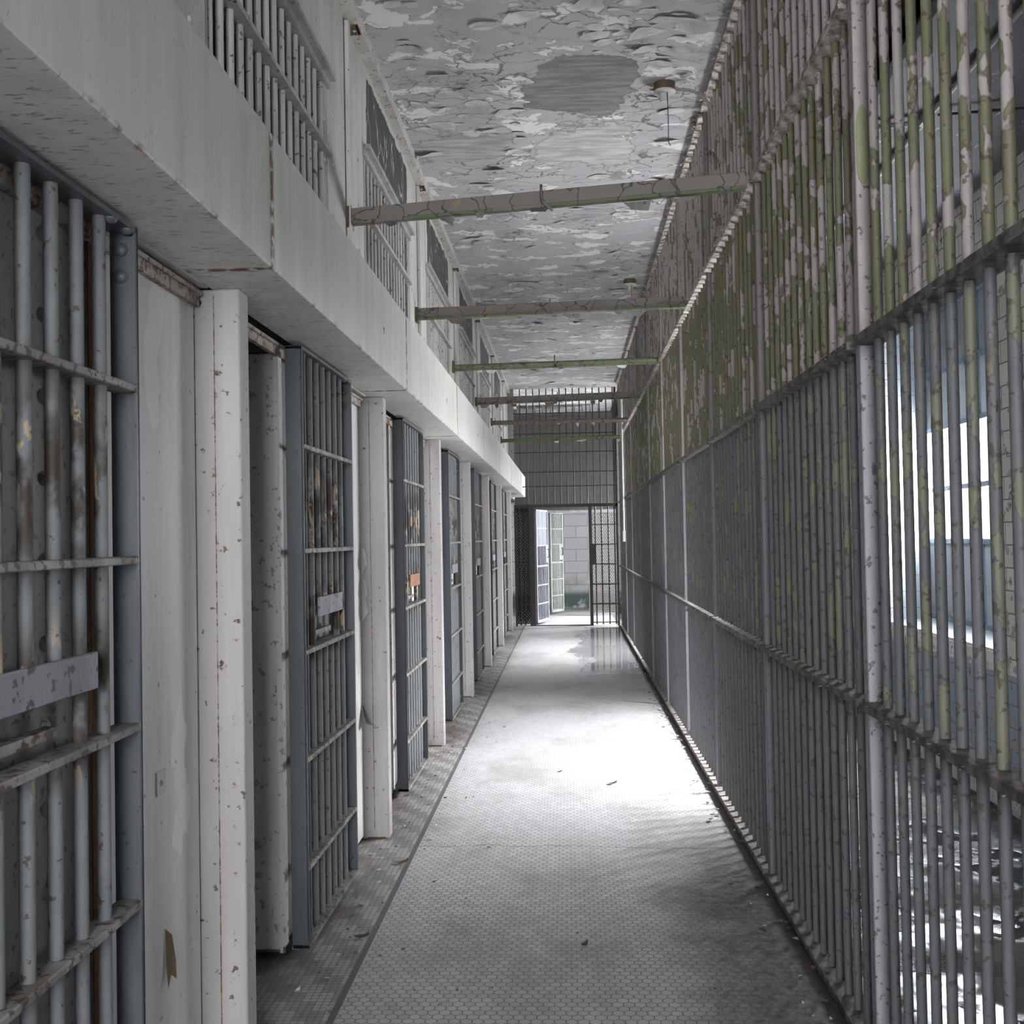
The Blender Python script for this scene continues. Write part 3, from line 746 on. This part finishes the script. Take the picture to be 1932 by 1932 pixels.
def make_bay(j, label):
    t = thing('bar_fence_panel', W(XF, Q(j), -1), label, 'fence panel', 'barred fence panels along the right side')
    a, b = Q(j)+.0235, Q(j+1)-.0235
    for i, z in enumerate(ZR):
        hw = .030; hz = .0085
        m = MB().ub(XF-hw, XF+hw*.8, a, b, z-hz, z+hz)
        m.build('rail', M['rail'], t, bevel=.003)
    for i in range(13):
        dd = Q(j)+.1005+.0757*i
        w1 = random.uniform(-.0008, .0008)
        MB().tube([W(XF, dd, -.99), W(XF+w1, dd+w1, -.329), W(XF, dd, .359), W(XF-w1, dd, 1.026), W(XF, dd, ZC)], .0087*U, 12).build('bar', M['fence'], t)
    mb = MB()
    for z in ZR[1:]:
        for i in range(26):
            dd = random.uniform(a, b); x = XF-.030
            p = Vector(W(x, dd, z+random.uniform(-.006, .008))); s = random.uniform(.004, .015)*(1.5 if z > 1 else .8)
            q = len(mb.v); ax = Vector((random.uniform(-1, .1), random.uniform(-.6, .6), random.uniform(-1, .8))).normalized()*s
            mb.v += [tuple(p+Vector((.004, -s, 0))), tuple(p+Vector((.004, s*.7, 0))), tuple(p+ax+Vector((0, s*.5, 0))), tuple(p+ax*.8+Vector((0, -s*.6, 0)))]
            mb.f.append((q, q+1, q+2, q+3))
    mb.build('paint_curls', M['flake'], t, recalc=False)['kind'] = 'stuff'
    return t
b0 = make_bay(-1, 'barred fence panel nearest the camera, right edge of the view, window showing through')
for j in range(-3, 9):
    if j == -1: continue
    lab = 'barred fence panel between the %s and %s fence posts, flaking green and grey' % (ORD[j], ORD[j+1]) if j >= 0 else 'barred fence panel beside the camera, %s before the nearest one in view' % ('one bay' if j == -2 else 'two bays')
    dup(b0, W(XF, Q(j), -1), lab)

# ------------------------------------------------------------------ ceiling: hanging flakes, clips, lamp holders
mb = MB()
def flake(cx, cy, r, zt, stretch=1.6):
    n = random.randint(6, 9); ang = random.uniform(0, 2*PI); b = len(mb.v)
    hx, hy = math.cos(ang), math.sin(ang)
    drop = r*random.uniform(.08, .40)
    ring = []
    for i in range(n):
        a = 2*PI*i/n; rr = r*random.uniform(.6, 1.1)
        ring.append((cx+rr*math.cos(a)*stretch, cy+rr*math.sin(a)))
    pts = ring+[(cx, cy)]
    for (x, y) in pts:
        t = ((x-cx)*hx+(y-cy)*hy)/(r*1.3)
        mb.v.append((x, y, zt-.002-max(0, t+.35)**2*drop))
    for i in range(n): mb.f.append((b+i, b+(i+1) % n, b+n))
for i in range(430):
    dd = random.uniform(1.9, 12.2); dd = dd if random.random() < .55 else random.uniform(1.9, 4.6)
    cx = random.uniform(-.58, .48)
    if dd < 4 and random.random() < .5: cx = random.uniform(.05, .48)
    if 3.8 < dd < 4.95 and -.12 < cx < .28: continue
    flake(cx*U, dd*U, random.choice([.02, .03, .04, .06]), (ZC+1)*U)
tag(mb.build('ceiling_paint_flakes', M['flake'], recalc=False), 'curled flakes of pale paint hanging from the ceiling', 'paint flakes', kind='stuff')

for i, dd in enumerate((3.44, 5.04, 6.6, 8.2, 9.8, 11.4)):
    o = MB().ub(-.668, -.636, dd-.03, dd+.03, ZC-.052, ZC-.045).ub(-.640, -.634, dd-.03, dd+.03, ZC-.052, ZC)
    o = o.build('ceiling_clip', M['clip'], origin=W(-.65, dd, ZC-.045))
    tag(o, 'small brown square clip on the left ceiling edge, %s from the camera' % ORD[i], 'clip', 'brown clips along the left ceiling edge')
    MB().rivet(W(-.65, dd, ZC-.052), (0, 0, -1), .008).build('screw', M['porcelain'], o).location = -Vector(o.location)

def lamp(x, d, label, ch):
    base = Vector(W(x, d, ZC))
    t = thing('lamp_holder', base, label, 'lamp holder', 'bare ceiling lamp holders')
    bz = base
    MB().tube([bz, bz-Vector((0, 0, .045))], .060, 20).build('mounting_box', M['clip'], t)
    MB().tube([bz-Vector((0, 0, .045)), bz-Vector((0, 0, .052)), bz-Vector((0, 0, .06))], [.062, .063, .05], 20).build('porcelain_plate', M['porcelain'], t)
    MB().tube([bz-Vector((0, 0, .058)), bz-Vector((0, 0, .10)), bz-Vector((0, 0, .105)), bz-Vector((0, 0, .085))], [.031, .026, .022, .019], 16).build('socket', M['porcelain'], t)
    c0 = bz+Vector((.012, -.03, -.06))
    MB().tube([c0, c0+Vector((.003, 0, -ch*.5)), c0+Vector((.002, 0, -ch*.92)), c0+Vector((.012, 0, -ch))], .0028, 6).build('pull_chain', M['chain'], t)
    e = Vector(W(XF-.02, d-.06, ZC)); a = bz+Vector((.06, 0, -.028))
    pts = []
    for i in range(13):
        u = i/12; th = u*PI/2
        pts.append(Vector((a.x+.02+(e.x-a.x-.02)*math.sin(th), a.y-.05*u, a.z-.01-.17*(1-math.cos(th)))))
    pts = [a]+pts+[pts[-1]-Vector((0, .01, .2))]
    MB().tube(pts, .009, 10).build('conduit', M['cable'], t)
lamp(.385, 4.07, 'bare porcelain lamp holder with rusty pull chain on the near ceiling', .30)
lamp(.43, 7.2, 'second bare lamp holder on the ceiling, farther from the camera', .22)

# ------------------------------------------------------------------ conduit with switch box on the far fence
t = thing('electrical_conduit', W(.545, 10.6, 0), 'white vertical conduit with small switch box on the far bar fence', 'conduit')
MB().tube([W(.530, 10.6, 1.35), W(.530, 10.6, .02)], .013, 10).build('pipe', M['white'], t)
MB().ub(.516, .540, 10.57, 10.63, -.06, .045).build('switch_box', M['white'], t, bevel=.006)
MB().ub(.52, .541, 10.585, 10.615, .25, .26).ub(.52, .541, 10.585, 10.615, .55, .56).build('pipe_clip', M['white'], t)
t = thing('ceiling_conduit', W(1.18, 5, ZO), 'pale conduit along the slate ceiling beyond the bars', 'conduit')
MB().tube([W(1.18, DS+.1, ZO-.015), W(1.18, 9, ZO-.015)], .013, 10).build('pipe', M['conduit'], t)
for dd in (1.2, 2.2, 3.6, 4.6, 6): MB().ub(1.16, 1.20, dd-.02, dd+.02, ZO-.03, ZO).build('pipe_strap', M['conduit'], t)
t = thing('cross_conduit', W(1.1, 3.6, ZO), 'short pale conduit running crosswise on the slate ceiling', 'conduit')
MB().tube([W(.97, 3.66, ZO-.018), W(1.2, 3.60, ZO-.018)], .013, 10).build('pipe', M['white'], t)
MB().tube([W(1.2, 3.55, ZO-.018), W(1.62, 3.5, ZO-.018)], .007, 8).build('thin_pipe', M['black'], t)

# ------------------------------------------------------------------ far partitions
def diamonds(x0, x1, z0, z1, d, pitch, thick):
    """expanded metal sheet: two families of slanted strands clipped to a rectangle (layout units)"""
    mb = MB(); k = 1.6
    w, h = x1-x0, z1-z0
    step = pitch*k
    for fam in (1, -1):
        c = -w*k
        while c < h+w*k:
            # z = z0 + c + fam*k*(x-x0)
            ts = []
            xa, xb = 0.0, w
            za = c+fam*k*xa; zb = c+fam*k*xb
            lo, hi = 0.0, w
            for lim, sgn in ((0.0, 1), (h, -1)):
                va, vb = (za-lim)*sgn, (zb-lim)*sgn
                if va < 0 and vb < 0: lo, hi = 1, 0; break
                if va < 0: lo = max(lo, w*va/(va-vb))
                elif vb < 0: hi = min(hi, w*va/(va-vb))
            if hi-lo > .004:
                p = [(x0+lo, z0+c+fam*k*lo), (x0+hi, z0+c+fam*k*hi)]
                b = len(mb.v); t2 = thick/2*2.2
                for (x, z) in p:
                    mb.v += [W(x, d, z-t2), W(x, d, z+t2)]
                mb.f.append((b, b+2, b+3, b+1))
            c += step
    return mb

t = thing('bar_partition', W(0, DA, -1), 'dark barred partition closing the corridor end, with an open doorway', 'partition')
fr = MB()
fr.ub(-.61, XF-.02, DA-.015, DA+.015, .33, .365)                      # header
fr.ub(-.61, -.59, DA-.015, DA+.015, -1, .33)
fr.ub(-.445, -.385, DA-.02, DA+.02, -1, .33)                          # hinge post
fr.ub(.225, .262, DA-.02, DA+.02, -1, .33)                            # latch post
fr.ub(.53, .555, DA-.015, DA+.015, -1, ZC)
fr.build('frame', M['iron'], t)
MB().ub(-.385, .225, DA-.015, DA+.015, -1, -.99).build('threshold', M['black'], t)
for z in (1.39, 1.16, .95): MB().ub(-.665, .53, DA-.008, DA+.008, z-.006, z+.006).build('upper_rail', M['iron'], t)
for z in (.727, .566): MB().ub(-.51, .53, DA-.008, DA+.008, z-.006, z+.006).build('upper_rail', M['iron'], t)
for z in (.128, -.095, -.316, -.54, -.76, -.965):
    MB().ub(.262, .53, DA-.008, DA+.008, z-.006, z+.006).build('lower_rail', M['iron'], t)
    MB().ub(-.59, -.445, DA-.008, DA+.008, z-.006, z+.006).build('lower_rail', M['iron'], t)
for i in range(16):
    x = -.60+.0745*i
    if x > .52: break
    z0 = .365 if x > -.5 else .75
    MB().tube([W(x, DA, z0), W(x, DA, ZC)], .0065*U, 8).build('bar', M['iron'], t)
for x in (.30, .37, .445, .515): MB().tube([W(x, DA, -.99), W(x, DA, .33)], .008*U, 8).build('bar', M['iron'], t)
for x in (-.55, -.50): MB().tube([W(x, DA, -.99), W(x, DA, .33)], .008*U, 8).build('bar', M['iron'], t)
MB().ub(.262, .30, DA-.012, DA+.012, -.316, -.095).build('lock_plate', M['iron'], t)
diamonds(-.59, -.445, -.97, .33, DA+.012, .024, .012).build('mesh_panel', M['black'], t, recalc=False)
MB().ub(-.665, -.60, DA-.02, DA+.02, .74, ZC).build('side_plate', M['gframe'], t)

# open gate leaf swung into the next room
def gate(hx, hd, ang, w, mat, label, mesh_top, zt):
    t = thing('barred_gate', W(hx, hd, -1), label, 'gate')
    ca, sa = math.cos(ang), math.sin(ang)
    def T(m):
        m.v = [((hx*U)+v[0]*ca-v[1]*sa, (hd*U)+v[0]*sa+v[1]*ca, v[2]) for v in m.v]; return m
    z0 = -.97
    f = MB().ub(0, .025, -.012, .012, z0, zt).ub(w-.025, w, -.012, .012, z0, zt).ub(0, w, -.012, .012, zt-.02, zt).ub(0, w, -.012, .012, z0, z0+.03)
    T(f).build('frame', mat, t)
    for z in (.10, -.10, -.33, -.55, -.76): T(MB().ub(.02, w-.02, -.009, .009, z-(.014 if z == -.33 else .007), z+.007)).build('cross_rail', mat, t)
    nb = 7
    for i in range(nb):
        x = .03+(w-.06)*(i+.5)/nb
        T(MB().tube([(x*U, 0, (z0+1)*U), (x*U, 0, (zt+1)*U)], .0075*U, 8)).build('bar', mat, t)
    lk = MB().ub(w-.11, w-.02, -.013, .013, -.30, -.10); T(lk).build('lock_plate', mat, t)
    h = MB().tube([(w*U-.09, -.03, 1.14), (w*U-.09, -.055, 1.14), (w*U-.09, -.055, 1.28), (w*U-.09, -.03, 1.28)], .010, 8)
    T(h).build('handle', M['black'], t)
    if mesh_top:
        m = MB().ub(.02, w-.02, -.004, .004, -.10, zt-.01); T(m).build('sheet_panel', M['sheet'], t)
gate(-.375, DA+.02, math.radians(76), .50, M['grdoor'], 'pale grey barred gate leaf swung open at the partition doorway', True, .31)
gate(-.245, 14.15, math.radians(62), .34, M['gkgate'], 'whitish barred gate standing half open behind the partition', False, .31)

t = thing('mesh_partition', W(0, DB, -1), 'second partition of diamond mesh and bars behind the first', 'partition')
fr = MB().ub(-.31, -.265, DB-.02, DB+.02, -1, .30).ub(-.7, .6, DB-.02, DB+.02, .30, .325).ub(.245, .265, DB-.02, DB+.02, -1, .3).ub(.265, .58, DB-.02, DB+.02, -1, -.97)
fr.build('frame', M['grdoor'], t)
diamonds(-.67, .60, .325, 1.56, DB, .026, .0155).build('upper_mesh', M['mesh'], t, recalc=False)
diamonds(.262, .60, -.97, .30, DB, .028, .009).build('side_mesh', M['mesh'], t, recalc=False)
MB().ub(-.50, -.31, DB-.01, DB+.01, -1, .30).build('side_plate', M['door'], t)
for i in range(12):
    x = -.60+.1*i; MB().tube([W(x, DB+.03, .325), W(x, DB+.03, ZC)], .012, 8).build('bar', M['mesh'], t)
for z in (.5, .83, 1.3): MB().ub(-.67, .60, DB+.02, DB+.035, z-.012, z+.012).build('rail', M['mesh'], t)

# ------------------------------------------------------------------ litter
mb = MB(); md = MB()
def bit(m, x, y, s, h):
    b = len(m.v); a = random.uniform(0, 2*PI); n = 5
    for i in range(n):
        th = a+2*PI*i/n; r = s*random.uniform(.5, 1.1)
        m.v.append((x+r*math.cos(th), y+r*math.sin(th), .002+random.uniform(0, h)))
    m.f.append(tuple(range(b, b+n)))
for i in range(420):
    d = random.uniform(1.9, 12); x = random.gauss(-.60, .05) if random.random() < .75 else random.gauss(-.45, .12)
    x = max(-.69, x); bit(random.choice((mb, md, md)), x*U, d*U, random.choice((.004, .006, .010, .015)), .008)
for i in range(260):
    d = random.uniform(1.9, 9); x = min(.54, random.gauss(.51, .035)); bit(random.choice((mb, md, md, md)), x*U, d*U, random.choice((.006, .01, .016)), .010)
for i in range(60):
    bit(random.choice((mb, md)), random.uniform(-.4, .5)*U, random.uniform(2, 9)*U, random.choice((.004, .008)), .006)
nf = len(mb.f); off = len(mb.v)
mb.v += md.v; mb.f += [tuple(i+off for i in f) for f in md.f]
lit = mb.build('floor_litter', M['flake'], recalc=False); lit.data.materials.append(M['debris'])
for i in range(nf, len(mb.f)): lit.data.polygons[i].material_index = 1
tag(lit, 'pale paint chips and brown dirt crumbs along the floor edges', 'litter', kind='stuff')

def curl(x, d, s, rot, mat, label, name, cat='litter'):
    m = MB(); n = 7; nb = 4
    for i in range(n):
        u = (i/(n-1)-.5)*2
        for j in range(nb):
            v = (j/(nb-1)-.5)*2
            wd = s*(1-.75*u*u)*(.42+.2*math.sin(3*u+s*90))
            px, py = u*s, v*wd; pz = .003+s*.28*u*u+s*.22*v*v*(1+u)
            m.v.append((x*U+px*math.cos(rot)-py*math.sin(rot), d*U+px*math.sin(rot)+py*math.cos(rot), pz))
    for i in range(n-1):
        for j in range(nb-1): m.f.append((i*nb+j, (i+1)*nb+j, (i+1)*nb+j+1, i*nb+j+1))
    tag(m.build(name, mat, recalc=False, smooth=80), label, cat)
curl(-.535, 3.40, .032, .3, M['leaf'], 'curled tan paint chip on the border tiles beside the nearest open door', 'paint_chip')
curl(-.54, 2.77, .03, .1, M['darkleaf'], 'dry brown leaf on the border tiles nearest the camera', 'dried_leaf')
curl(-.62, 2.44, .016, 1.2, M['porcelain'], 'tiny white pebble on the floor beside the nearest post', 'pebble')
curl(.02, 2.72, .02, .9, M['darkleaf'], 'small black crumb on the hexagon tiles, foreground floor', 'crumb')
curl(.155, 4.47, .03, .1, M['debris'], 'small broken tile spot in the bright floor patch', 'floor_chip')
curl(-.06, 4.7, .018, .2, M['darkleaf'], 'small dark scrap on pale floor left of the bright patch', 'dark_scrap')
# ------------------------------------------------------------------ light
w = bpy.data.worlds.new('sky'); SC.world = w; w.use_nodes = True
bg = w.node_tree.nodes['Background']; bg.inputs[0].default_value = (.93, .96, 1, 1); bg.inputs[1].default_value = 1.6
def area(name, loc, sy, sz, power, aim=(-1, 0, 0), col=(.98, .985, 1), spread=180):
    l = bpy.data.lights.new(name, 'AREA'); l.shape = 'RECTANGLE'; l.size = sy; l.size_y = sz; l.energy = power; l.color = col; l.spread = math.radians(spread)
    o = bpy.data.objects.new(name, l); C.objects.link(o); o.location = loc
    v = Vector(aim).normalized()
    zc = -v; up = Vector((0, 0, 1)); xc = up.cross(zc).normalized(); yc = zc.cross(xc)
    o.rotation_euler = Matrix((xc, yc, zc)).transposed().to_euler()
    return o
for i, (a, b, s) in enumerate(WIN):
    area('window_daylight', W(XP+.06, (a+b)/2, .23), (b-a)*U, .57*U, (1250, 260, 190, 420)[i], aim=(-1, 0, -.10))
for i, (a, b, s) in enumerate(WIN[1:]):
    area('high_sky_daylight', W(XP+.55, (a+b)/2-.05, .80), (b-a)*U*.8, .7, (400, 400, 230)[i], aim=(-1.42, -.05, -1.35), spread=80)
area('high_sky_daylight', W(XP+.4, .3, .75), 1.0, .35, 520, aim=(-1.95, 2.1, -1.75), spread=50)
area('end_fill_light', W(-.03, DS-.08, .45), 1.1*U, 1.75*U, 430, aim=(0, 1, -.02))  # added fill lamp at the unseen end window, brightens camera-facing surfaces

# ------------------------------------------------------------------ camera
cam = bpy.data.cameras.new('camera'); co = bpy.data.objects.new('camera', cam); C.objects.link(co)
F = 2080.0
cam.sensor_fit = 'HORIZONTAL'; cam.sensor_width = 36; cam.lens = 36*F/1932; cam.clip_start = .05
yc = Vector((107, -46, -F)).normalized()
zc = Vector((-.019, 1, 0)); zc = (zc-yc*zc.dot(yc)).normalized(); xc = yc.cross(zc)
R3 = Matrix((xc, yc, zc))
co.matrix_world = Matrix.Translation((0, 0, U)) @ R3.to_4x4()
SC.camera = co

SC.view_settings.view_transform = 'Standard'
SC.view_settings.exposure = 0.2
SC.cycles.max_bounces = 5; SC.cycles.diffuse_bounces = 4; SC.cycles.glossy_bounces = 2; SC.cycles.transmission_bounces = 2; SC.cycles.adaptive_threshold = .1; SC.cycles.adaptive_min_samples = 16; SC.cycles.use_light_tree = False; SC.cycles.transparent_max_bounces = 6
SC.cycles.caustics_reflective = False; SC.cycles.caustics_refractive = False
SC.cycles.sample_clamp_indirect = 6
SC.cycles.use_denoising = True
